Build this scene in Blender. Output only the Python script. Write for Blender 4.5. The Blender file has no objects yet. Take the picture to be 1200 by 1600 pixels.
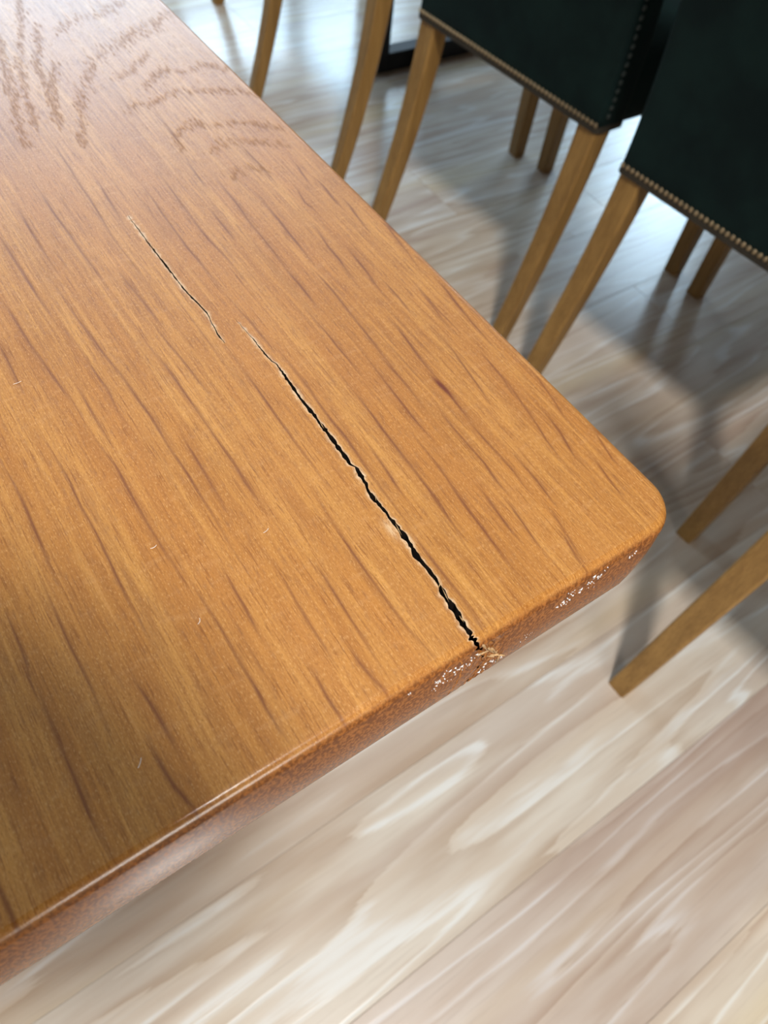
import bpy, bmesh, math, random
import numpy as np
from mathutils import Matrix, Vector

random.seed(7)
rng = np.random.default_rng(7)
C = bpy.context.scene.collection
S = bpy.context.scene

# ------------------------------------------------------------------ camera
R = ((0.823592, -0.558400, 0.099422), (-0.418005, -0.716058, -0.559047), (0.383364, 0.418867, -0.823154))     # right, down, forward
cam_d = bpy.data.cameras.new('camera'); cam = bpy.data.objects.new('camera', cam_d); C.objects.link(cam)
S.camera = cam
cam_d.sensor_fit = 'VERTICAL'; cam_d.sensor_height = 36.0; cam_d.sensor_width = 27.0
cam_d.lens = 1150 / 1600 * 36.0
cam_d.clip_start = 0.01; cam_d.clip_end = 60
r, d, f = [Vector(v) for v in R]
m = Matrix((r, -d, -f)).transposed().to_4x4(); m.translation = Vector((-0.23036, -0.06166, 1.00000))
cam.matrix_world = m
cam_d.dof.use_dof = True; cam_d.dof.focus_distance = 0.315; cam_d.dof.aperture_fstop = 11.5

# ------------------------------------------------------------------ light and exposure
S.view_settings.view_transform = 'Standard'; S.view_settings.look = 'None'
S.view_settings.gamma = 1.0; S.view_settings.use_curve_mapping = False
S.view_settings.exposure = -0.25
W = bpy.data.worlds.new('daylight'); S.world = W; W.use_nodes = True
bg = W.node_tree.nodes['Background']; bg.inputs[0].default_value = (0.62, 0.78, 1.0, 1); bg.inputs[1].default_value = 0.2


def area(name, loc, rot, sx, sy, power, col):
    l = bpy.data.lights.new(name, 'AREA'); l.shape = 'RECTANGLE'; l.size = sx; l.size_y = sy
    l.energy = power; l.color = col
    o = bpy.data.objects.new(name, l); o.location = loc; o.rotation_euler = rot; C.objects.link(o)
    return o


X0, X1, Y0, Y1, ZC = -2.6, 4.2, -2.6, 4.4, 3.15          # room
# window openings: wall, from, to, sill height, head height
WIN = {'back': (-0.3, 3.4, 1.05, 2.75), 'front': (-0.8, 0.25, 1.2, 2.3), 'left': (-2.2, 1.2, 0.85, 2.4), 'right': (2.2, 4.1, 1.05, 2.75)}
SUN = math.radians(90)
area('daylight_back', (1.55, Y1 + 0.32, 1.9), (-SUN, 0, 0), 3.8, 1.8, 270, (0.58, 0.80, 1.0))
area('daylight_front', (-0.27, Y0 - 0.32, 1.75), (SUN, 0, 0), 1.05, 1.1, 48, (1.0, 0.96, 0.91))
area('daylight_left', (X0 - 0.32, -0.5, 1.62), (SUN, 0, -SUN), 3.4, 1.55, 8, (1.0, 0.96, 0.91))
area('daylight_right', (X1 + 0.32, 3.15, 1.9), (SUN, 0, SUN), 1.9, 1.8, 175, (0.58, 0.80, 1.0))
LAMP = (-0.42, -1.0, ZC - 0.075)
area('ceiling_lamp_glow', LAMP, (0, 0, 0), 0.36, 0.32, 98, (1.0, 0.975, 0.93))


# ------------------------------------------------------------------ node helpers
class NT:
    def __init__(s, name):
        s.m = bpy.data.materials.new(name); s.m.use_nodes = True
        s.t = s.m.node_tree; s.b = s.t.nodes['Principled BSDF']

    def n(s, typ, ins=None, **kw):
        nd = s.t.nodes.new(typ)
        for k, v in kw.items(): setattr(nd, k, v)
        for k, v in (ins or {}).items(): s.put(nd.inputs[k], v)
        return nd

    def put(s, sock, v):
        if isinstance(v, bpy.types.NodeSocket): s.t.links.new(v, sock)
        elif isinstance(v, (tuple, list)) and len(v) == 3 and sock.type == 'RGBA': sock.default_value = (*v, 1)
        else: sock.default_value = v

    def math(s, op, a, b=0.0, c=0.0, clamp=False):
        nd = s.n('ShaderNodeMath', operation=op, use_clamp=clamp)
        for i, v in enumerate((a, b, c)): s.put(nd.inputs[i], v)
        return nd.outputs[0]

    def ramp(s, x, lo, hi, a=0.0, b=1.0, smooth=True):
        nd = s.n('ShaderNodeMapRange', interpolation_type='SMOOTHSTEP' if smooth else 'LINEAR')
        for i, v in enumerate((x, lo, hi, a, b)): s.put(nd.inputs[i], v)
        return nd.outputs[0]

    def mix(s, fac, a, b, mode='MIX'):
        nd = s.n('ShaderNodeMix', data_type='RGBA', blend_type=mode)
        s.put(nd.inputs[0], fac); s.put(nd.inputs[6], a); s.put(nd.inputs[7], b)
        return nd.outputs[2]

    def noise(s, vec, scale=1.0, detail=2.0, rough=0.5, dist=0.0):
        nd = s.n('ShaderNodeTexNoise', {'Vector': vec, 'Scale': scale, 'Detail': detail, 'Roughness': rough, 'Distortion': dist})
        return nd.outputs[0]

    def scaled(s, vec, sx, sy, sz, off=None):
        nd = s.n('ShaderNodeMapping', {'Vector': vec, 'Scale': (sx, sy, sz)})
        if off is not None: s.put(nd.inputs['Location'], off)
        return nd.outputs[0]

    def obj(s): return s.n('ShaderNodeTexCoord').outputs['Object']
    def attr(s, name): return s.n('ShaderNodeAttribute', attribute_name=name).outputs['Fac']

    def bump(s, h, strength, dist):
        nd = s.n('ShaderNodeBump', {'Height': h, 'Strength': strength, 'Distance': dist})
        s.put(s.b.inputs['Normal'], nd.outputs[0])

    def set(s, **kw):
        for k, v in kw.items(): s.put(s.b.inputs[k.replace('_', ' ')], v)
        return s.m


# ------------------------------------------------------------------ materials
def mat_table():
    t = NT('varnished_oak'); o = t.obj()
    fine = t.noise(t.scaled(o, 1500, 60, 400), 1, 2, .6)
    hair = t.noise(t.scaled(o, 620, 16, 300), 1, 3, .6)
    band = t.noise(t.scaled(o, 95, 4, 95), 1, 2, .5)
    blot = t.noise(t.scaled(o, 14, 7, 14), 1, 2, .5)
    grit = t.noise(t.scaled(o, 2300, 620, 2300), 1, 2, .6)
    ripple = t.noise(t.scaled(o, 60, 260, 60), 1, 2, .55, .4)
    col = t.mix(t.ramp(band, .3, .7), (.47, .188, .034), (.60, .285, .066))
    col = t.mix(t.ramp(hair, .35, .68), t.mix(.62, col, (.31, .112, .024)), col)
    col = t.mix(t.ramp(hair, .6, .8, 0, .4), col, (.68, .36, .14))
    col = t.mix(t.ramp(blot, .3, .75, 0, .35), col, (.62, .27, .075))
    col = t.mix(t.ramp(ripple, .54, .74, 0, .14), col, (.72, .40, .17))
    col = t.mix(t.ramp(fine, .53, .71, 0, .72), col, (.26, .085, .018))
    col = t.mix(t.ramp(grit, .55, .72, 0, .5), col, (.80, .48, .20))  # light specks: tiny varnish glints put into the colour
    col = t.mix(t.ramp(grit, .45, .27, 0, .55), col, (.22, .075, .016))
    streak = t.attr('streak'); pore = t.attr('pore'); pale = t.attr('pale'); knot = t.attr('knot')
    sv = t.math('MULTIPLY', streak, t.ramp(hair, .2, .5, .75, 1.0))
    col = t.mix(t.math('MULTIPLY', sv, .86), col, (.175, .048, .014))
    col = t.mix(t.math('MULTIPLY', pore, .9, clamp=True), col, (.24, .095, .030))
    col = t.mix(t.math('MULTIPLY', knot, .9), col, (.13, .018, .008))
    col = t.mix(t.math('MULTIPLY', pale, t.ramp(grit, .3, .55, .25, .95)), col, (.82, .62, .40))
    side = t.math('ABSOLUTE', t.n('ShaderNodeSeparateXYZ', {0: t.n('ShaderNodeNewGeometry').outputs['Normal']}).outputs[1])
    eg = t.noise(t.scaled(o, 700, 700, 450), 1, 2, .6)
    end = t.mix(t.ramp(eg, .4, .65), (.17, .052, .010), (.37, .130, .026))
    col = t.mix(t.ramp(side, .55, .95), col, end)
    h = t.math('ADD', t.math('MULTIPLY', fine, .35), t.math('MULTIPLY', grit, .5))
    h = t.math('SUBTRACT', h, t.math('MULTIPLY', pore, 1.0))
    h = t.math('SUBTRACT', h, t.math('MULTIPLY', streak, .25))
    t.bump(h, t.ramp(side, .04, .22, .55, .14), .00035)
    rough = t.math('SUBTRACT', t.math('ADD', .39, t.math('ADD', t.math('MULTIPLY', pore, .36), t.math('MULTIPLY', streak, .10))), t.math('MULTIPLY', t.ramp(side, .06, .25), .21))
    return t.set(Base_Color=col, Roughness=rough, Specular_IOR_Level=t.ramp(side, .8, 1.0, .5, .03), Coat_Weight=t.ramp(side, .8, 1.0, .22, .0), Coat_Roughness=.25, Coat_IOR=1.5)


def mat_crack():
    t = NT('shaded_split_oak'); o = t.obj()
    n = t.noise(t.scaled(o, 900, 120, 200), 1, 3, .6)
    return t.set(Base_Color=t.mix(t.ramp(n, .4, .7), (.012, .006, .003), (.035, .018, .008)), Roughness=.8)  # near-black walls: the shade of the crack's depth is in the colour


def mat_oak(name, dark, light, rough=.42, gl=40):
    t = NT(name); o = t.obj()
    a = t.noise(t.scaled(o, 420, 420, 14), 1, 3, .6)
    b = t.noise(t.scaled(o, 60, 60, 4), 1, 2, .5)
    col = t.mix(t.ramp(t.math('ADD', t.math('MULTIPLY', a, .5), t.math('MULTIPLY', b, .5)), .35, .65), dark, light)
    t.bump(a, .2, .0005)
    return t.set(Base_Color=col, Roughness=rough)


def mat_floor():
    t = NT('limed_oak_plank'); o = t.obj()
    rnd = t.n('ShaderNodeObjectInfo').outputs['Random']
    off = t.n('ShaderNodeCombineXYZ', {0: t.math('MULTIPLY', rnd, 37.0), 1: t.math('MULTIPLY', rnd, 91.0), 2: 0.0}).outputs[0]
    base = t.n('ShaderNodeVectorMath', {0: o, 1: off}, operation='ADD').outputs[0]
    big = t.noise(t.scaled(base, .8, 8.5, 1), 1, 2, .45, .12)          # contours of this make cathedral rings
    fibre = t.noise(t.scaled(base, 9, 260, 1), 1, 3, .6)
    soft = t.noise(t.scaled(base, 3.2, 26, 1), 1, 3, .55)
    ph = t.math('ADD', t.math('MULTIPLY', big, 12.0), t.math('MULTIPLY', fibre, .35))
    saw = t.math('FRACT', ph)
    lime = t.math('MULTIPLY', t.ramp(saw, .70, .86), t.ramp(saw, .99, .90))
    lime = t.math('MULTIPLY', lime, t.ramp(soft, .40, .62))
    col = t.mix(t.ramp(saw, 0, .9), (.50, .375, .28), (.63, .52, .42))
    col = t.mix(t.ramp(soft, .32, .72, 0, .8), col, (.73, .66, .575))
    tint = t.noise(t.scaled(base, 1.1, 12, 1), 1, 1, .5)
    col = t.mix(t.ramp(tint, .52, .75, 0, .5), col, (.69, .57, .36))
    col = t.mix(t.ramp(tint, .46, .28, 0, .5), col, (.48, .36, .30))
    col = t.mix(t.ramp(fibre, .52, .75, 0, .25), col, (.36, .26, .20))
    col = t.mix(t.math('MULTIPLY', lime, .75), col, (.80, .79, .77))
    col = t.mix(1.0, col, t.n('ShaderNodeObjectInfo').outputs['Color'], 'MULTIPLY')
    t.bump(t.math('SUBTRACT', fibre, lime), .12, .0006)
    return t.set(Base_Color=col, Roughness=.27, Specular_IOR_Level=.7, Coat_Weight=.8, Coat_Roughness=.20, Coat_IOR=1.6)


def mat_velvet():
    t = NT('dark_green_velvet'); o = t.obj()
    a = t.noise(t.scaled(o, 9, 9, 9), 1, 3, .6)
    f = t.noise(t.scaled(o, 900, 900, 900), 1, 1, .5)
    col = t.mix(t.ramp(a, .35, .7), (.0022, .0085, .0088), (.005, .017, .0155))
    t.bump(f, .3, .0006)
    return t.set(Base_Color=col, Roughness=.75, Sheen_Weight=.05, Sheen_Roughness=.35, Sheen_Tint=(.35, .6, .6), Specular_IOR_Level=.15)


def plain(name, col, rough=.5, metal=0.0, var=.12, scale=40):
    t = NT(name); o = t.obj()
    a = t.noise(t.scaled(o, scale, scale, scale), 1, 3, .6)
    lo = tuple(c * (1 - var) for c in col); hi = tuple(min(1, c * (1 + var)) for c in col)
    return t.set(Base_Color=t.mix(t.ramp(a, .3, .7), lo, hi), Roughness=rough, Metallic=metal)


def mat_pane():
    t = NT('window_glass'); out = t.t.nodes['Material Output']
    tr = t.n('ShaderNodeBsdfTransparent', {'Color': (.96, .97, .97)}); gl = t.n('ShaderNodeBsdfGlossy', {'Roughness': .02})
    fr = t.n('ShaderNodeFresnel', {'IOR': 1.45})
    mx = t.n('ShaderNodeMixShader', {0: fr.outputs[0], 1: tr.outputs[0], 2: gl.outputs[0]})
    t.t.nodes.remove(t.b); t.t.links.new(mx.outputs[0], out.inputs['Surface'])
    return t.m


M = dict(table=mat_table(), crack=mat_crack(), floor=mat_floor(), velvet=mat_velvet(), pane=mat_pane(),
         leg=mat_oak('chair_leg_oak', (.240, .125, .032), (.37, .205, .058)),
         steel=plain('black_steel', (.018, .018, .020), .42, .6), brass=plain('antique_brass_nail', (.40, .30, .18), .34, .85),
         band=plain('olive_trim_fabric', (.030, .023, .014), .8), wall=plain('painted_plaster', (.34, .32, .29), .9, 0, .03, 5),
         ceil=plain('ceiling_paint', (.40, .38, .35), .95, 0, .02, 5), white=plain('white_lacquer', (.75, .75, .73), .4, 0, .03),
         slab=plain('floor_base', (.10, .08, .065), .9), walnut=mat_oak('second_table_oak', (.22, .11, .04), (.34, .18, .065), .4),
         lint=plain('pale_lint', (.85, .80, .72), .8), shadenail=plain('shaded_nail', (.020, .028, .024), .5),
         chip=plain('lacquer_glint_white', (.86, .83, .80), .10, 0, .2, 900),
         clay=plain('added_pendant_stoneware', (.16, .10, .06), .4),
         splint=plain('pale_splinter_wood', (.52, .33, .16), .6, 0, .3, 500))


# ------------------------------------------------------------------ object helpers
def link(name, me, mat=None, parent=None, kind=None):
    o = bpy.data.objects.new(name, me); C.objects.link(o)
    if mat is not None and not me.materials: me.materials.append(mat)
    if parent is not None: o.parent = parent
    if kind: o['kind'] = kind
    return o


def obj(name, bm, mat, parent=None, kind=None, smooth=False):
    me = bpy.data.meshes.new(name); bmesh.ops.recalc_face_normals(bm, faces=bm.faces); bm.to_mesh(me); bm.free()
    if smooth:
        for p in me.polygons: p.use_smooth = True
    return link(name, me, mat, parent, kind)


def thing(name, label, cat, loc=(0, 0, 0), rz=0.0, group=None):
    o = bpy.data.objects.new(name, None); C.objects.link(o); o.empty_display_size = .1
    o.location = loc; o.rotation_euler = (0, 0, rz); o['label'] = label; o['category'] = cat
    if group: o['group'] = group
    return o


def box(bm, x0, x1, y0, y1, z0, z1, bev=0.0, seg=2):
    vs = [bm.verts.new((x, y, z)) for z in (z0, z1) for y in (y0, y1) for x in (x0, x1)]
    fs = [bm.faces.new([vs[i] for i in q]) for q in ((0, 2, 3, 1), (4, 5, 7, 6), (0, 1, 5, 4), (2, 6, 7, 3), (0, 4, 6, 2), (1, 3, 7, 5))]
    if bev:
        es = {e for fc in fs for e in fc.edges}
        bmesh.ops.bevel(bm, geom=list(es), offset=bev, segments=seg, profile=.5, affect='EDGES')


def loft(bm, rings, close=True):
    rows = [[bm.verts.new(p) for p in ring] for ring in rings]
    n = len(rows[0])
    for a, b in zip(rows, rows[1:]):
        for i in range(n): bm.faces.new((a[i], a[(i + 1) % n], b[(i + 1) % n], b[i]))
    if close: bm.faces.new(rows[0][::-1]); bm.faces.new(rows[-1])


def rrect(cx, cy, hx, hy, r, z, seg=3):
    pts = []
    for sx, sy, a0 in ((1, 1, 0), (-1, 1, 90), (-1, -1, 180), (1, -1, 270)):
        for k in range(seg + 1):
            a = math.radians(a0 + 90 * k / seg)
            pts.append((cx + sx * (hx - r) + r * math.cos(a), cy + sy * (hy - r) + r * math.sin(a), z))
    return pts


def copy_tree(src, loc, rz, label):
    c = src.copy(); C.objects.link(c); c.location = loc; c.rotation_euler = (0, 0, rz); c['label'] = label
    for ch in list(src.children):
        p = ch.copy(); C.objects.link(p); p.parent = c
        for g in list(ch.children):
            q = g.copy(); C.objects.link(q); q.parent = p
    return c


# ------------------------------------------------------------------ the room
bm = bmesh.new(); box(bm, X0, X1, Y0, Y1, -.12, -.006); floor = obj('floor', bm, M['slab'], None, 'structure')
PW, GAP = .193, .0003
y = -.1055 - PW * 13
row = 0
TINT = ((1, 1, 1), (.92, .90, .89), (1.04, 1.02, .97), (.96, .93, .90), (1.02, .98, .93), (.90, .88, .88), (1.0, .96, .93))
while y < Y1:
    a, b = max(y + GAP / 2, Y0), min(y + PW - GAP / 2, Y1)
    x = X0 - [1.2, 1.55, 1.0, 1.4, 1.75][row % 5]
    while x < X1:
        xa, xb = max(x + GAP / 2, X0), min(x + 2.6 - GAP / 2, X1)
        if xb - xa > .02 and b - a > .02:
            bm = bmesh.new(); box(bm, xa, xb, a, b, -.006, 0, .0006, 1)
            pk = obj('plank', bm, M['floor'], floor); pk.color = (*TINT[(row * 5 + 3) % 7], 1)
            if row in (12, 13): pk.color = (*((.90, .86, .86), (1.04, 1.06, 1.06))[row - 12], 1)
        x += 2.6
    y += PW; row += 1


def wall(name, axis, pos, lo, hi, out, win=None):
    bm = bmesh.new(); t = .2
    rects = [(lo, hi, 0, ZC)]
    if win:
        a, b, z0, z1 = win
        rects = [(lo, a, 0, ZC), (b, hi, 0, ZC), (a, b, 0, z0), (a, b, z1, ZC)]
    p0, p1 = sorted((pos, pos + out * t))
    for a, b, z0, z1 in rects:
        if axis == 'x': box(bm, a, b, p0, p1, z0, z1)
        else: box(bm, p0, p1, a, b, z0, z1)
    return obj(name, bm, M['wall'], None, 'structure')


wall('wall_back', 'x', Y1, X0, X1, 1, WIN['back']); wall('wall_front', 'x', Y0, X0, X1, -1, WIN['front'])
wall('wall_left', 'y', X0, Y0, Y1, -1, WIN['left']); wall('wall_right', 'y', X1, Y0, Y1, 1, WIN['right'])
bm = bmesh.new(); box(bm, X0 - .2, X1 + .2, Y0 - .2, Y1 + .2, ZC, ZC + .1); obj('ceiling', bm, M['ceil'], None, 'structure')
for nm, r4 in (('back', (X0, X1, Y1 - .016, Y1)), ('front', (X0, X1, Y0, Y0 + .016)), ('left', (X0, X0 + .016, Y0 + .017, Y1 - .017)), ('right', (X1 - .016, X1, Y0 + .017, Y1 - .017))):
    bm = bmesh.new(); box(bm, *r4, 0, .09, .003, 1); obj('baseboard_' + nm, bm, M['white'], None, 'structure')


def window(name, axis, pos, out, win, n):
    a, b, z0, z1 = win; e = bpy.data.objects.new(name, None); C.objects.link(e); e['kind'] = 'structure'

    def bar(bm, u0, u1, w0, w1, d=.05):
        p0, p1 = sorted((pos + out * .08, pos + out * (.08 + d)))
        if axis == 'x': box(bm, u0, u1, p0, p1, w0, w1)
        else: box(bm, p0, p1, u0, u1, w0, w1)
    fb = bmesh.new(); fw = .055
    bar(fb, a, b, z0, z0 + fw); bar(fb, a, b, z1 - fw, z1); bar(fb, a, a + fw, z0 + fw, z1 - fw); bar(fb, b - fw, b, z0 + fw, z1 - fw)
    st = (b - a) / n
    for k in range(1, n): bar(fb, a + k * st - fw / 2, a + k * st + fw / 2, z0 + fw, z1 - fw)
    obj('frame', fb, M['white'], e)
    for k in range(n):
        pb = bmesh.new(); p0 = pos + out * .103
        u0, u1 = a + k * st + fw / 2 + .0, a + (k + 1) * st - fw / 2
        u0 = max(u0, a + fw); u1 = min(u1, b - fw)
        q = [(u0, z0 + fw), (u1, z0 + fw), (u1, z1 - fw), (u0, z1 - fw)]
        pb.faces.new([pb.verts.new((u, p0, w) if axis == 'x' else (p0, u, w)) for u, w in q])
        obj('pane', pb, M['pane'], e)
    sb = bmesh.new(); p0, p1 = sorted((pos - out * .04, pos + out * .08))
    if axis == 'x': box(sb, a, b, p0, p1, z0, z0 + .02, .003, 1)
    else: box(sb, p0, p1, a, b, z0, z0 + .02, .003, 1)
    obj('sill', sb, M['white'], e)


window('window_1', 'x', Y1, 1, WIN['back'], 4); window('window_2', 'x', Y0, -1, WIN['front'], 2); window('window_3', 'y', X0, -1, WIN['left'], 2); window('window_4', 'y', X1, 1, WIN['right'], 2)

lamp = thing('ceiling_light', 'flat white ceiling panel lamp above the end of the oak table', 'lamp', (LAMP[0], LAMP[1], ZC - .06))
bm = bmesh.new(); box(bm, -.3, .3, -.25, .25, .0, .06, .004, 1); obj('housing', bm, M['white'], lamp)

# ------------------------------------------------------------------ the oak table: traced figure of the wood, in millimetres on the top
RAYS='''-203.6,261.8 -203.2,247.9 -202.5,224.7 -201.2,204.2 -199.6,185.8 -198.8,174.8
-177.3,276.8 -178.3,266.3 -178.6,243.7 -177.4,223 -176.6,204.7 -175.1,188.7 -174.6,172 -173.9,157.6 -174.4,139.9 -174.1,124.1 -174.2,110.5 -174.5,96.3 -175,81.4 -175.1,67.2 -175.6,56.3
-189.2,304.9 -188.9,285.4 -188.7,265.1 -188.4,247.2
-216.4,173.1 -216.5,158.6 -215.7,141.9 -216.7,128 -216.2,112.5 -217.3,93.4 -217.6,81.1 -217.5,71.9 -217.5,63.1 -217.2,56.3
-235.2,166.5 -234.7,152.9 -234.8,136.1 -235.5,120.5 -236.3,107 -236.5,100.8
-198.7,157.6 -197.3,141.1 -197.5,127.7 -198,110.1 -197.5,93.7 -197,80.3
-194.8,70.4 -194.5,59.1 -194.4,47.2 -194.6,35.8 -194.6,26.4 -195.1,18.7 -194.7,10.5 -194.1,3
-156.8,222.1 -156.6,198.8 -155.4,178 -155.2,157 -155.1,137.1 -155.2,121 -154.4,100.2 -154.7,78.6
-134.5,82.4 -135,68.2 -135.8,56 -135.8,43.6 -136,31.7 -135.8,19.1 -134.8,10.5 -134.2,2.1
-148.9,205.9 -147.4,184.4 -146.4,162.3
-147.8,250.8 -146.8,232.5 -146.2,214.6
-184.3,198.2 -183.6,182.6 -184.6,169
-125.8,182.4 -125.5,171.6 -125.9,160.2 -126.1,148.9 -126.4,136.7 -126.9,126.3 -126.9,115 -126.8,102.9 -127.4,91.5
-154.8,127.5 -154.8,118.8 -155.6,107.7 -155.6,97.9
-108.5,203.7 -107.8,191.9 -107.7,182.7 -107.2,174
-105.1,170.4 -105.2,159.3 -105.4,149 -105.5,138.5 -106.2,127.7 -106.7,117.1 -106.1,107.4 -106.8,97.5 -108.2,82.3 -108.1,74.2 -108.3,64.9 -108.9,57.5 -109.2,51.1
-109.9,48.3 -110.1,40.4 -110.2,33.3 -110.3,26 -110.2,19 -110.5,10.5 -111.1,3.7
-79.2,188.5 -79.1,179.4 -79,167.5 -79.5,156.7 -79.2,146.8 -80,136.1 -80.1,131.5
-88.8,144.7 -88.4,135.1 -88.2,124.5 -88.6,114.9 -89.5,103.2 -89.7,92.8 -90.1,83.2 -90.5,75.4 -90.7,67.2 -91.8,58.3 -92.6,49.4 -92.9,41.6 -95,32.8
-60.6,178.9 -61.4,167.6 -62.1,156 -62.8,143.8 -63.9,131.2 -64.8,120.8 -64.7,111.5
-70.5,151.9 -71.1,138.5 -72.1,126.2 -72.5,114.9 -73.1,104.9 -73,97.4
-80,77 -80.3,68.7 -81.2,61 -81.8,52.5 -82.7,44.7 -83.2,38 -83.8,30.1 -84.6,23.2 -85.2,16.3
-64.6,138.4 -64.5,120.7 -65.1,105.9
-71.7,127.9 -73.1,108.5 -73.4,92.9
-59.6,99.7 -60.7,87.1 -61,75.7 -60.8,64.8 -62.5,53.7 -62.7,46.4
-49.7,107.9 -50.4,99.1 -51.1,88.3
-52,85.3 -52.5,75.2 -52,65.2 -52.2,55.9 -53.5,46.9
-18.8,168.2 -19.6,153.7 -19.4,142.9
-30.1,143.2 -30.6,128.1 -33,111.6 -34.6,101 -36.7,90.1
-5.4,167 -7.6,153 -9.7,137.8 -10.6,124.6
-19.8,99.6 -22.6,85.1 -24.8,71.4 -27.5,61.1 -28.8,50.7
-17.1,72.9 -18.6,60.4 -22.6,47.2
-15.7,39.1 -17.4,29 -19.1,19.2
-4.3,51.1 -7.9,37.2
-45.9,57.6 -46.8,44.7 -48,33.6
-51.8,29.3 -54.1,16.9 -56.3,8.1
-65.6,41.1 -66.5,31.5 -67.9,20.4
-71.6,51.2 -72.5,41.4 -73.3,31.8
-79,93 -79.5,79.6 -80.7,65.3 -82.9,47.5 -83.2,35.5 -84.2,22.9 -84.8,14 -86,5.4
-90.2,100.6 -90.3,86.9 -90.5,72.2 -90.8,59.6 -92.4,46.7 -94.6,35.1
-55.7,16.7 -58.1,7.4 -58.9,-0.1
-45.5,155 -47.6,137.2 -48.8,121.6
-241.2,104.6 -241.3,93.6 -241.4,82.7 -241.8,72.3 -241.5,63 -241.3,54 -242.5,42.5
-256.7,61.8 -256.8,51.6 -257,41.7 -257.2,32.3 -257.3,23.1 -257.2,8.1
-228,50 -227.2,41.5 -226.7,32.5 -226.5,28.1
-232.8,27.1 -232.6,19.6 -232,11.4 -230.6,5.1 -229.5,1.2
-174.6,18.7 -175.1,10.6 -175,3.1
-150.7,55.8 -151.3,45.4 -151.9,34.1 -152.2,23 -152.8,13.6
-158.5,16.3 -157.8,9 -156.6,2.7
-135,394 -136,364.3 -137.2,336.4 -138,307.4 -139.9,280.7 -139.5,260.7 -139.9,241.9
-157.8,348.7 -158.7,314.9 -158.2,292.1 -158.1,270 -157.6,247.1
-127.7,329.3 -129.4,305.9 -130.4,287.5
-107.4,315.1 -108.8,284 -109.6,256.8 -109.1,232.9 -108.2,224.1
-94.1,331.8 -95.3,304.1 -96.4,278 -97,257.2 -95.2,236.2 -95.3,215.3
-67.7,309.1 -68.7,281.5 -70.6,256 -71.1,231.2 -72.5,216.1
-74.8,331.6 -76.8,302.9
-69.1,377 -70.9,343.1
-38.8,326.4 -38.9,293.6
-54.2,280 -55.8,245 -56.8,228.3 -57.6,213.8
-84.2,276.5 -84.8,256.1
-72.7,215.6 -72.5,203.1 -73,189.6
-40.2,240.5 -43.1,224.5 -43.3,212.5 -44.9,200.4
-34.3,215.9 -35.4,202.6 -36.6,191.6 -37.8,179.7
-12.4,251.4 -14,238.8 -15.5,228.5
-3.4,230.4 -4.8,216.9 -6.5,202.1 -9.1,186.4
-31.9,183.5 -32.2,171.3 -33.4,160.9
-18.9,172.8 -20.2,159.5 -21.6,149.3
-6,170.2 -7.6,155.7 -9.1,143.9
-59.8,205.1 -59.9,191 -60.9,172.5
-19.4,296.8 -21.9,280
-31.5,276.1 -33.8,263.6 -32.7,256.4
-15.8,275.8 -17.4,260.6 -17.3,253.7
-286.5,12.1 -286.1,5 -286,0
-173.7,322 -174.3,292.3 -174.5,269.8
-182.3,71.5 -182.9,57.6 -183.9,46
-164.7,60.9 -165.7,47.2 -166,35.1 -166.3,23.5
-194.2,182.8 -194.4,168.2 -194.6,154
-167.2,138.6 -167.4,126 -168.1,113 -168.5,101
-214.3,229.6 -214.6,216 -214.9,202.8
-255.7,91.4 -256.2,80.4 -257.5,67.5
-99.8,96.4 -100.8,84.9 -101.9,73.7
-19.1,115.4 -20.4,101.4 -23,90.9
-4.9,92.9 -7.8,77.9 -10.5,67.9'''
PORES='''-86.4,500.4 -72,512.8 -57.3,515.5 -41.1,521.1 -25.7,531.6
-121.9,368.9 -112.2,393.4 -104.2,413.9 -101,425 -90.5,435.9 -80.2,458.4 -68.3,467.6 -54.2,473.5 -38.7,485.3 -19.1,493.1 -3.4,499.9
-75.8,429.9 -63.8,435.6 -51.7,444.3 -42.2,454.5
-64.2,412.2 -53.8,420.9 -43,429.9 -32.7,423 -15.5,426.2 -5.8,414.8
-86.1,390.8 -74,397.8 -67.1,391.6 -54.4,398.7 -41.8,400.3 -24.7,391.4 -9.7,386.9 -0.3,372.5
-72.7,339.4 -71.9,354.1 -62.2,361.4 -52.7,363.5 -47.6,355.8 -32.8,355.7 -20.9,347.3 -5.7,335
-60.4,330.2 -49.3,336.4 -37.6,334.3 -23.9,326.6 -14.7,319.4
-60.4,302.8 -47.9,308.5 -39.4,301.7 -28.6,299.6
-92.9,555.6 -108.7,505 -120.9,474.6 -129.2,442.5 -135.4,411.9 -137.5,394.4
-94.6,518.2 -104.7,485.6 -113.5,465.4 -121.6,414.8 -124,400
-100.7,466.6 -112.6,439 -122.1,409.4 -126.1,389.4
-131.2,456.1 -144.2,412.6 -150.7,378.1
-122.3,506.5 -132.8,465.3 -141.4,435.3
-56,469.4 -45.5,475 -31.9,481.7 -17.1,486.2'''
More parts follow.
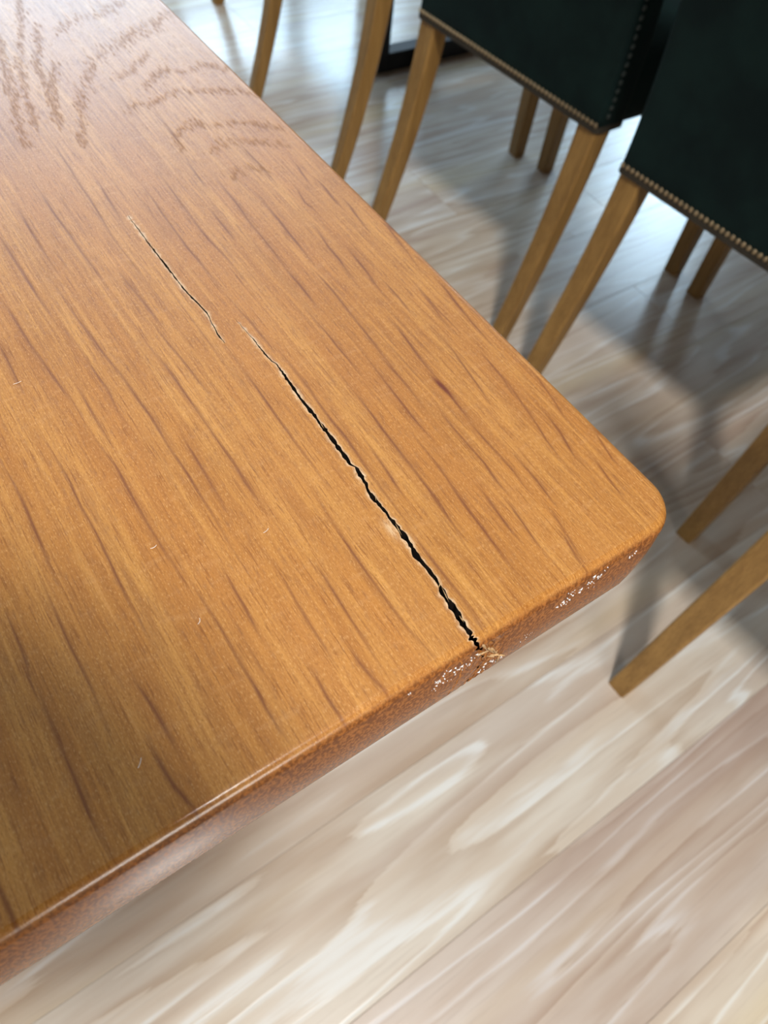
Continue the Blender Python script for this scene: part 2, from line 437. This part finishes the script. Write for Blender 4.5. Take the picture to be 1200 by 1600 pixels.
CRACK=[(-113.3, 197.35, 0.14), (-112.53, 183.24, 0.34), (-112.39, 179.68, 0.51), (-112.3, 169.84, 0.84), (-112.03, 162.98, 0.66), (-110.87, 161.4, 0.5), (-111.06, 152.1, 1.15), (-111.61, 144.13, 1.63), (-112.09, 135.84, 1.29), (-111.93, 128.25, 1.91), (-111.81, 121.26, 1.26), (-112.09, 113.76, 1.56), (-112.25, 105.52, 1.86), (-112.42, 97.46, 1.99), (-112.8, 93.28, 1.22), (-111.64, 91.02, 1.22), (-112.06, 85.35, 2.11), (-112.63, 81.02, 1.8), (-113.62, 78.53, 1.04), (-113.94, 74.15, 1.77), (-113.79, 69.56, 1.76), (-113.37, 64.49, 1.46), (-113.78, 61.07, 1.02), (-113.41, 56.51, 2.02), (-113.52, 50.86, 2.58), (-113.78, 46.43, 1.99), (-114.77, 41.47, 2.26), (-114.28, 37.76, 1.68), (-114.07, 31.55, 1.81), (-114.43, 26.78, 1.24), (-114.99, 23.51, 1.92), (-115.73, 18.77, 2.45), (-116.0, 12.25, 2.15), (-116.97, 8.15, 2.13), (-116.59, 2.68, 2.38), (-116.12, -0.66, 2.64)]
CRACK_FAR=[(-125.57, 294.53, 0.19), (-125.59, 282.15, 0.55), (-125.69, 265.99, 0.72), (-125.36, 251.3, 0.89), (-125.46, 238.39, 0.7), (-125.14, 224.56, 0.86), (-124.14, 216.04, 0.86), (-123.16, 205.6, 0.61), (-124.4, 199.07, 0.4), (-125.43, 191.06, 0.66), (-125.44, 187.1, 0.46), (-125.25, 183.57, 0.13)]


def lines(s): return [np.array([[float(v) for v in q.split(',')] for q in l.split()]) / 1000 for l in s.strip().splitlines()]


TW, TL, TH, TT = .90, 1.90, .75, .050         # width, length, height, thickness of the top
RC, RB = .020, .0050                          # corner radius in plan, rounding of the upper edge
oak_table = thing('dining_table', 'honey varnished oak dining table split by a long black crack at its corner', 'table', (0, 0, 0))


def tabletop():
    cx = np.concatenate([np.linspace(-TW, -.40, 26)[:-1], np.arange(-.40, -.0001, .00055)])
    x2n, x1n = -.1252, -.1140
    L = cx[cx < x2n - .0002]; Mi = cx[(cx > x2n + .0002) & (cx < x1n - .0002)]; Rr = cx[cx > x1n + .0002]
    L = np.append(L, x2n); Mi = np.concatenate([[x2n], Mi, [x1n]]); Rr = np.concatenate([[x1n], Rr, [0.0]])
    yr = np.concatenate([np.linspace(.0, .024, 34), np.arange(.0256, .30, .0012), np.arange(.30, .72, .0022), np.linspace(.725, TL, 24)])
    yr = yr + RB - .002                                       # the outer face stands 2 mm proud of the measured crease
    ny = len(yr); edge = RB - .001

    def crack(tab, y, amp):
        t = np.array(tab)[::-1] / 1000                        # ascending y
        xc = np.interp(y, t[:, 1], t[:, 0]); w = np.interp(y, t[:, 1], t[:, 2], left=t[0, 2], right=0.0)
        jag = np.interp(y, t[:, 1], np.ones(len(t)), right=0.0)
        xc = xc + jag * amp * (np.interp(y, np.linspace(0, .4, 330), rng.normal(0, 1, 330)))
        return xc, w * jag * np.clip(1 + .25 * np.interp(y, np.linspace(0, .4, 300), rng.normal(0, 1, 300)), .5, 1.6)
    x1, w1 = crack(CRACK, yr, .00015); x2, w2 = crack(CRACK_FAR, yr, .00010)
    w2[yr < .1836] = 0; w2[yr > .2945] = 0
    rc = RC - RB
    yy = yr - yr[0]
    xe = np.where(yy < rc, -rc + np.sqrt(np.maximum(0, rc ** 2 - (rc - np.minimum(yy, rc)) ** 2)), 0.0) - edge
    cols = []
    for k in range(ny):
        a = np.interp(L, [-TW, -.30, x2n], [-TW, -.30, x2[k] - w2[k] / 2])
        b = np.interp(Mi, [x2n, x1n], [x2[k] + w2[k] / 2, x1[k] - w1[k] / 2])
        c = np.interp(Rr, [x1n, -.05, 0.0], [x1[k] + w1[k] / 2, np.interp(-.05, [x1n, 0], [x1[k], xe[k]]) if xe[k] < -.004 else -.05, xe[k]])
        cols.append(np.concatenate([a, b, c]))
    GX = np.array(cols); nx = GX.shape[1]; GY = np.repeat(yr[:, None], nx, 1)
    nL, nM = len(L), len(Mi)
    # ---- figure of the wood
    st = np.zeros((ny, nx)); po = np.zeros((ny, nx)); pa = np.zeros((ny, nx)); kn = np.zeros((ny, nx))

    def ray(pl, width, amp):
        pl = pl[np.argsort(pl[:, 1])]
        y0, y1 = pl[0, 1], pl[-1, 1]
        rows = np.nonzero((yr > y0 - .009) & (yr < y1 + .009))[0]
        if len(rows) < 1: return
        xc = np.interp(yr[rows], pl[:, 1], pl[:, 0]) + .00010 * np.sin(yr[rows] * 210 + y0 * 900)
        tt = np.clip((yr[rows] - y0 + .009) / (y1 - y0 + .018), 0, 1)
        env = np.clip(np.minimum(tt, 1 - tt) * 3, 0, 1) ** .8 * (.85 + .15 * np.sin(yr[rows] * 130 + y1 * 700))
        wd = width * (.55 + .6 * np.sin(np.pi * tt))
        dx = (GX[rows] - xc[:, None]) / wd[:, None]
        g = np.exp(-dx ** 2) + .20 * np.exp(-(dx / 3.0) ** 2)
        st[rows] = np.maximum(st[rows], g * env[:, None] * amp)
    for pl in lines(RAYS): ray(pl, (.00040 + .00022 * rng.random()), .8 + .2 * rng.random())
    for k in range(330):                                     # the many fainter rays between the traced ones
        xa = -.40 * rng.random(); ya = .72 * rng.random(); ln = .02 + .05 * rng.random()
        drift = (rng.random() - .5) * .002
        ray(np.array([[xa, ya], [xa + drift, ya + ln]]), .00025 + .0002 * rng.random(), .15 + .30 * rng.random())
    for k in range(26):                                      # rays of the half not seen closely
        xa = -.40 + .12 * rng.random(); ya = .35 * rng.random(); ray(np.array([[xa, ya], [xa, ya + .06]]), .0005, .7)

    def fleck(x, y, sx, sy, amp):
        r0, r1 = np.searchsorted(yr, (y - 2.5 * sy, y + 2.5 * sy))
        if r1 <= r0: return
        c0, c1 = np.searchsorted(GX[r0], (x - 3 * sx, x + 3 * sx))
        if c1 <= c0: return
        g = amp * np.exp(-((GX[r0:r1, c0:c1] - x) / sx) ** 2 - ((GY[r0:r1, c0:c1] - y) / sy) ** 2)
        po[r0:r1, c0:c1] = np.maximum(po[r0:r1, c0:c1], g)
    for i, pl in enumerate(lines(PORES)):
        seg = np.linalg.norm(np.diff(pl, axis=0), axis=1); s = np.concatenate([[0], np.cumsum(seg)])
        n = int(s[-1] / .0012)
        wide = .0030 if i in (0, 1, 13) else .0018
        for q in np.linspace(0, s[-1], n):
            x = np.interp(q, s, pl[:, 0]); yv = np.interp(q, s, pl[:, 1])
            hole = .5 + .5 * math.sin(q * 240 + i) * math.sin(q * 97 + 2 * i)
            for h in range(3):
                if rng.random() > .35 + .6 * hole: continue
                fleck(x + rng.normal(0, .0014), yv + rng.normal(0, wide * 1.25), .00034 + .00034 * rng.random(), .0012 + .0018 * rng.random(), .35 + .7 * rng.random())
    for k in range(9000):                                    # scattered open pores, thicker towards the far part
        x = -.36 * rng.random(); yv = .70 * rng.random()
        fleck(x, yv, .00035 + .0002 * rng.random(), .0008 + .0016 * rng.random(), .15 + .30 * rng.random())
    kd = np.exp(-((GX + .0499 + (GY - .111) * .04) / .0016) ** 2 - ((GY - .1113) / .0075) ** 2)
    kn[:] = np.clip(kd * 1.1, 0, 1)
    for xc, w, lim in ((x1, w1, .20), (x2, w2, .30)):         # pale broken fibres along the split
        dd = np.abs(GX - xc[:, None]) - w[:, None] / 2
        jit = np.interp(yr, np.linspace(0, .4, 180), rng.random(180))[:, None]
        pa[:] = np.maximum(pa, np.exp(-(np.maximum(dd, 0) / (.00032 + .0008 * jit)) ** 2) * (w[:, None] > .0002) * (.35 + .65 * jit))
    # a lifted flake beside the split
    pa[:] = np.maximum(pa, .55 * np.exp(-((GX + .1165) / .0016) ** 2 - ((GY - .057) / .0045) ** 2))
    GZ = np.full((ny, nx), TH)
    GZ += .00035 * pa * (GY < .2)
    verts = [np.stack([GX, GY, GZ], -1).reshape(-1, 3)]
    vid = np.arange(ny * nx).reshape(ny, nx)
    cq = np.concatenate([np.arange(nL - 1), nL + np.arange(nM - 1), nL + nM + np.arange(len(Rr) - 1)])
    faces = [np.stack([vid[:-1, cq], vid[:-1, cq + 1], vid[1:, cq + 1], vid[1:, cq]], -1).reshape(-1, 4)]
    att = [np.stack([st, po, pa, kn], -1).reshape(-1, 4)]
    nv = ny * nx
    mats = [np.zeros(len(faces[0]), int)]
    # ---- outer edge: the loop round the top, swept through the edge profile
    back = vid[-1, ::-1][1:-1]; keep = np.zeros(len(back), bool); keep[::12] = True
    loop = np.concatenate([vid[0], vid[1:, -1], back[keep], vid[::-1, 0][:-1]])
    gap = nL + nM - 1                                        # strip is open between loop[gap] and loop[gap+1]: the split runs on down
    P = verts[0][loop]; n = len(loop)
    T = np.roll(P, -1, 0) - np.roll(P, 1, 0)
    N = np.stack([T[:, 1], -T[:, 0]], -1); N /= np.linalg.norm(N, axis=1, keepdims=True) + 1e-12
    N[:nL + nM + 1] = (0, -1)
    prof = [(RB * math.sin(a), RB * (1 - math.cos(a))) for a in np.radians([6, 12, 18, 24, 31, 39, 48, 58, 68, 79, 90])]
    prof += [(RB + .0008 * math.sin(math.pi * q), RB + (TT - .0090) * q) for q in np.linspace(.06, 1, 16)]
    e = prof[-1]
    prof += [(e[0] - .004 * (1 - math.cos(a)), e[1] + .004 * math.sin(a)) for a in np.radians([25, 50, 75, 90])]
    prev = loop
    A0 = att[0][loop]
    near = np.exp(-np.abs(P[:, 0] - x1[0]) / .012) * (np.arange(n) < nL + nM + len(Rr))
    sgn = np.where(np.arange(n) <= gap, 1.0, -1.0)
    jag = rng.normal(0, 1, (len(prof), 2))
    for k, (o, dz) in enumerate(prof):
        q = P.copy(); q[:, :2] += N * o; q[:, 2] = TH - dz
        sh = .55 * max(0, dz - .002) * np.clip(1 - dz / .06, 0, 1)
        q[:, 0] += near * (sh + .0006 * jag[k, 0] + sgn * (.0009 * np.clip(dz / .02, 0, 1) + .0003 * jag[k, 1]))
        ro = np.exp(-((P[:, 0] - x1[0] - .006) / .006) ** 2) * (np.arange(n) < nL + nM + len(Rr))
        q[:, 1] += ro * (.0012 * np.sin(dz * 500 + P[:, 0] * 1500) + .0012) * (dz > .006)
        verts.append(q); ids = nv + np.arange(n); nv += n
        f = max(0, 1 - dz / .010)
        a = A0.copy(); a[:, 0] *= f; a[:, 1] *= .3 * f; a[:, 2] *= 1 if dz < .03 else .4
        att.append(a)
        i = np.arange(n); j = (i + 1) % n; ok = i != gap
        faces.append(np.stack([prev[i], ids[i], ids[j], prev[j]], -1)[ok]); mats.append(np.zeros(ok.sum(), int))
        prev = ids
    # ---- inner walls of the two splits
    for s, (col, tab, depth) in enumerate(((nL - 1, w2, .012), (nL, w2, .012), (nL + nM - 1, w1, .046), (nL + nM, w1, .046))):
        rows = np.nonzero(tab > 1e-6)[0]; rows = np.append(rows, min(rows[-1] + 1, ny - 1))
        if rows[0] > 0: rows = np.insert(rows, 0, rows[0] - 1)
        sg = 1 if s % 2 == 0 else -1
        a = verts[0][vid[rows, col]]; b = a.copy(); b[:, 2] -= depth * np.clip(tab[rows] / .0012, .15, 1); b[:, 0] += sg * tab[rows] * .25
        mid = (a + b) / 2; mid[:, 0] += rng.normal(0, .00018, len(rows)) - sg * .0001
        base = nv; m_ = len(rows)
        verts += [a, mid, b]; nv += 3 * m_; att += [np.zeros((3 * m_, 4))]
        for h in range(2):
            i = np.arange(m_ - 1) + base + h * m_
            fq = np.stack([i, i + 1, i + 1 + m_, i + m_], -1)
            faces.append(fq if sg < 0 else fq[:, ::-1]); mats.append(np.ones(m_ - 1, int))
    # ---- underside
    v0 = np.array([[-TW + .004, .004, TH - TT + .0005], [-.004, .004, TH - TT + .0005], [-.004, TL - .004, TH - TT + .0005], [-TW + .004, TL - .004, TH - TT + .0005]])
    verts.append(v0); faces.append(np.array([[nv + 3, nv + 2, nv + 1, nv]])); mats.append(np.zeros(1, int)); att.append(np.zeros((4, 4))); nv += 4
    V = np.concatenate(verts); F = np.concatenate(faces); A = np.concatenate(att); MI = np.concatenate(mats)
    me = bpy.data.meshes.new('tabletop')
    me.vertices.add(len(V)); me.vertices.foreach_set('co', V.astype('f4').ravel())
    me.loops.add(F.size); me.loops.foreach_set('vertex_index', F.astype('i4').ravel())
    me.polygons.add(len(F)); me.polygons.foreach_set('loop_start', np.arange(0, F.size, 4, dtype='i4'))
    me.materials.append(M['table']); me.materials.append(M['crack'])
    me.polygons.foreach_set('material_index', MI.astype('i4'))
    me.update(calc_edges=True); me.validate()
    me.polygons.foreach_set('use_smooth', np.ones(len(me.polygons), bool))
    for i, nm in enumerate(('streak', 'pore', 'pale', 'knot')):
        at = me.attributes.new(nm, 'FLOAT', 'POINT'); at.data.foreach_set('value', np.clip(A[:, i], 0, 1).astype('f4'))
    return link('tabletop', me, None, oak_table)


top = tabletop()

# lacquer chips, their glints painted on as white, along the end of the top, and splinters at the mouth of the split
bm = bmesh.new()
for x0, x1, zc, zs, cnt in ((-.136, -.114, .013, .008, 38), (-.150, -.148, .004, .001, 2), (-.0985, -.0945, .036, .003, 6), (-.087, -.079, .027, .005, 9), (-.073, -.060, .011, .005, 20), (-.060, -.048, .009, .006, 24), (-.036, -.028, .009, .005, 6), (-.108, -.098, .033, .006, 10)):
    for k in range(cnt):
        x = x0 + (x1 - x0) * rng.random(); z = TH - zc + rng.normal(0, zs * .5); a = rng.random() * math.pi; l = .0003 + .0009 * rng.random() ** 2; w = .00016 + .00016 * rng.random()
        dx, dz = math.cos(a), math.sin(a)
        y0 = -.0025
        pts = [(x + dx * l, y0, z + dz * l), (x - dz * w, y0, z + dx * w), (x - dx * l, y0, z - dz * l), (x + dz * w, y0, z - dx * w)]
        vs = [bm.verts.new(p) for p in pts]; apex = bm.verts.new((x + rng.normal(0, .0001), y0 - .0004 - .0003 * rng.random(), z + rng.normal(0, .0002)))
        for i in range(4): bm.faces.new((vs[i], vs[(i + 1) % 4], apex))
        bm.faces.new(vs[::-1])
obj('lacquer_chip_glints', bm, M['chip'], top, 'stuff')
for k in range(11):
    u = (k + rng.random()) / 11; x = -.1125 + .016 * u + rng.normal(0, .0012); zz = TH - .007 - .027 * u + rng.normal(0, .002); l = .0012 + .0028 * rng.random(); a = rng.normal(.75, .5)
    bm = bmesh.new(); w = .0004 + .0004 * rng.random()
    ux, uz = math.cos(a), -math.sin(a)
    r0 = [(x - ux * l - uz * w * s, -.0022 + c, zz - uz * l + ux * w * s) for s, c in ((-1, 0), (0, -.0007), (1, 0), (0, .0006))]
    r1 = [(x + ux * l - uz * w * .3 * s, -.0030 + c * .4 - .0009 * rng.random(), zz + uz * l + ux * w * .3 * s) for s, c in ((-1, 0), (0, -.0007), (1, 0), (0, .0006))]
    loft(bm, [r0, r1]); obj('splinter', bm, M['splint'], top)


for x, y, l, a in ((-.1121, .1515, .0016, 1.2), (-.1118, .118, .0022, 1.45), (-.1128, .0735, .0018, 1.1), (-.1136, .0555, .0030, 1.4), (-.1142, .0262, .0014, .7), (-.1150, .0215, .0034, 1.35), (-.1159, .0100, .0016, 1.5)):
    bm = bmesh.new(); ux, uy = math.cos(a), math.sin(a); w = .00022
    rr = [[(x + ux * l * q - uy * w * c * (1.1 - abs(q)), y + uy * l * q + ux * w * c * (1.1 - abs(q)), TH + .00005 + e * .00022) for c, e in ((-1, 0), (0, 1), (1, 0), (0, -1))] for q in (-1, 0, 1)]
    loft(bm, rr); obj('splinter', bm, M['splint'], top)


def steel_frame(parent, xa, xb, yc, zt):
    s = .048; h = s / 2
    for nm, b in (('post', (xa, xa + s, yc - h, yc + h, 0, zt)), ('post', (xb - s, xb, yc - h, yc + h, 0, zt)),
                  ('foot_bar', (xa + s, xb - s, yc - h, yc + h, 0, s)), ('top_bar', (xa + s, xb - s, yc - h, yc + h, zt - s, zt))):
        bm = bmesh.new(); box(bm, *b, .002, 2); obj(nm, bm, M['steel'], parent)


for yc in (.35, TL - .30): steel_frame(oak_table, -TW + .10, -.10, yc, TH - TT)

# ------------------------------------------------------------------ the second table, of which only its steel frame shows
second = thing('dining_table', 'far dining table whose black square steel frame stands on the floor behind the green chairs', 'table')
bm = bmesh.new(); box(bm, 1.05, 1.95, -.75, 1.86, .71, .75, .004, 2); obj('tabletop', bm, M['walnut'], second)
for yc in (.02, 1.690): steel_frame(second, 1.026, 1.915, yc, .71)

# ------------------------------------------------------------------ the green chairs
ZB, HW = .42, .220            # lower edge of the upholstery, half width of the back


def sabre(z):                 # centre line of a rear leg
    t = max(0, 1 - z / .46)
    return .020 - .094 * t ** 1.55


def back_x(z):                # outer face of the back
    t = max(0, (z - .5)) / .5
    return -.003 - .002 * max(0, (.46 - z) / .04) - .10 * t ** 1.7


def make_chair(loc, rz, label, group):
    t = thing('dining_chair', label, 'chair', loc, rz, group)
    sk = lambda y: -.062 * y
    for s in (1, -1):
        bm = bmesh.new(); rings = []
        for k in range(15):
            z = .445 * (1 - k / 14); q = z / .445
            hx, hy = .0145 + .0045 * q, .0150 + .0060 * q
            yc = s * (HW - .003 - hy)
            rings.append(rrect(sabre(z) + sk(yc), yc, hx, hy, .004, z))
        loft(bm, rings); obj('rear_leg', bm, M['leg'], t, smooth=False)
    for s in (1, -1):
        bm = bmesh.new(); rings = []
        for k in range(7):
            z = .445 * (1 - k / 6); q = z / .445; h = .0155 + .004 * q
            rings.append(rrect(.452, s * (HW + .001), h, h, .003, z))
        loft(bm, rings); obj('front_leg', bm, M['leg'], t)
    bm = bmesh.new(); rings = []
    for k in range(9):        # seat: box with softened top and bottom
        q = k / 8; z = ZB + .105 * q
        ins = .010 * (max(0, (q - .7) / .3) ** 2) + .003 * max(0, (.12 - q) / .12)
        rings.append([(px, py * (1 + .04 * (px - .05) / .42), pz) for px, py, pz in rrect(.262, 0, .218 - ins, HW - .002 - ins, .016, z)])
    loft(bm, rings); obj('seat', bm, M['velvet'], t, smooth=True)
    bm = bmesh.new(); rings = []
    zs = [ZB, ZB + .004] + list(np.linspace(ZB + .02, .98, 16)) + [.995, 1.0]
    for z in zs:
        q = max(0, (z - .98) / .02); th = .062 - .016 * (z - ZB)
        ins = .012 * q * q + (.002 if z == ZB else 0)
        cxx = back_x(z) + th / 2
        rings.append([(px + sk(py), py, pz) for px, py, pz in rrect(cxx, 0, th / 2 - ins, HW - ins, .009, z, 4)])
    loft(bm, rings); br = obj('backrest', bm, M['velvet'], t, smooth=True)
    bm = bmesh.new()
    rings = [[(px + sk(py), py, pz) for px, py, pz in rrect(back_x(z) + .031, 0, .0318, HW + .0008, .009, z, 4)] for z in (ZB - .006, ZB + .0035)]
    loft(bm, rings); obj('trim_band', bm, M['band'], br)
    nm = bpy.data.meshes.new('nail'); bm = bmesh.new()
    ring0 = [(0, .0041 * math.cos(a), .0041 * math.sin(a)) for a in np.linspace(0, 2 * math.pi, 9)[:-1]]
    ring1 = [(-.0015, p[1] * .8, p[2] * .8) for p in ring0]; ring2 = [(-.0026, p[1] * .35, p[2] * .35) for p in ring0]
    loft(bm, [ring0, ring1, ring2]); bmesh.ops.recalc_face_normals(bm, faces=bm.faces); bm.to_mesh(nm); bm.free()
    nm.materials.append(M['brass'])
    nd = nm.copy(); nd.materials.clear(); nd.materials.append(M['shadenail'])  # nails of the side rows: same studs, their shade put into a darker colour
    nn = 48
    for k in range(nn):
        yv = HW - .006 - k * (2 * HW - .012) / (nn - 1)
        o = link('nail', nm, None, br); o.location = (back_x(ZB + .006) + sk(yv), yv, ZB + .0062)
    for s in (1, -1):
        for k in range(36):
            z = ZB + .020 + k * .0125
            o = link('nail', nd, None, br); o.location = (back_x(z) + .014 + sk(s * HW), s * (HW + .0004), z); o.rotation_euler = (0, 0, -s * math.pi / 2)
    return t


yaw = math.radians(.6); G = 'green upholstered chairs in a row along the far table'
c1 = make_chair((.721, .879, 0), yaw, 'dark green velvet chair left of the other, the whole studded lower back edge in view', G)
copy_tree(c1, (.715, .351, 0), math.radians(1.2), 'dark green velvet chair beside the right border, its studded back cut off by the frame')
copy_tree(c1, (.718, 1.452, 0), math.radians(-5.2), 'chair showing only two oak rear legs, one against the black steel post')
copy_tree(c1, (.89, 2.41, 0), yaw, 'farthest chair of the row, only an oak foot showing at the top border')
copy_tree(c1, (.455, -.187, 0), yaw, 'pulled-out chair whose single oak rear leg has its foot nearest the table corner')

# ------------------------------------------------------------------ lint on the tabletop
for x, y, a, l, bend, lab in ((-.2003, .0974, .2, .0028, 1.2, 'curled white lint fibre lying left of the crack, the upper of two near the middle'),
                              (-.1599, .0821, .35, .0030, .8, 'pale lint fibre on the honey oak, nearest to the crack'),
                              (-.1998, .0602, 1.0, .0026, 1.4, 'bent lint fibre on the oak near the front edge of the table'),
                              (-.2154, .2040, .1, .0036, .6, 'thin straight lint fibre on the oak close to the left border, among faint streaks'),
                              (-.2382, .0244, .9, .0034, .5, 'dim lint fibre on the darker oak at the lower left end')):
    bm = bmesh.new(); rings = []
    px, py, ang = x - math.cos(a) * l / 2, y - math.sin(a) * l / 2, a - bend / 2
    for k in range(8):
        ca, sa = math.cos(ang), math.sin(ang); r = .00011
        rings.append([(px - sa * r * u, py + ca * r * u, TH + .00011 + r * v) for u, v in ((1, 0), (0, 1), (-1, 0), (0, -1))])
        px += ca * l / 7; py += sa * l / 7; ang += bend / 7
    loft(bm, rings); o = obj('lint_fibre', bm, M['lint'], None); o['label'] = lab; o['category'] = 'lint'; o['group'] = 'lint fibres on the tabletop'

# ------------------------------------------------------------------ an unlit pendant added above and behind the view to shade the near left of the tabletop
pd = thing('added_shading_pendant', 'unlit brown pendant on a long cord, added out of view to shade the end of the oak table', 'lamp', (-.369, -.168, 0))


def lathe(bm, prof, n=28):
    loft(bm, [[(r * math.cos(a), r * math.sin(a), z) for a in np.linspace(0, 2 * math.pi, n + 1)[:-1]] for r, z in prof])


bm = bmesh.new(); lathe(bm, [(r, z - .175) for r, z in ((.136, 1.26), (.138, 1.262), (.132, 1.31), (.112, 1.37), (.068, 1.42), (.030, 1.44), (.028, 1.435), (.064, 1.413), (.107, 1.362), (.127, 1.305), (.133, 1.262))]); obj('added_pendant_shade', bm, M['clay'], pd, smooth=True)
bm = bmesh.new(); lathe(bm, [(.004, 1.255), (.004, ZC - .02)], 8); obj('added_pendant_cord', bm, M['steel'], pd)
bm = bmesh.new(); lathe(bm, [(.05, ZC - .03), (.05, ZC)], 20); obj('added_pendant_cap', bm, M['steel'], pd)
bm = bmesh.new(); lathe(bm, [(r, z - .175) for r, z in ((.010, 1.30), (.028, 1.32), (.034, 1.35), (.026, 1.38), (.014, 1.41), (.014, 1.44))], 16); obj('added_pendant_bulb', bm, M['white'], pd, smooth=True)
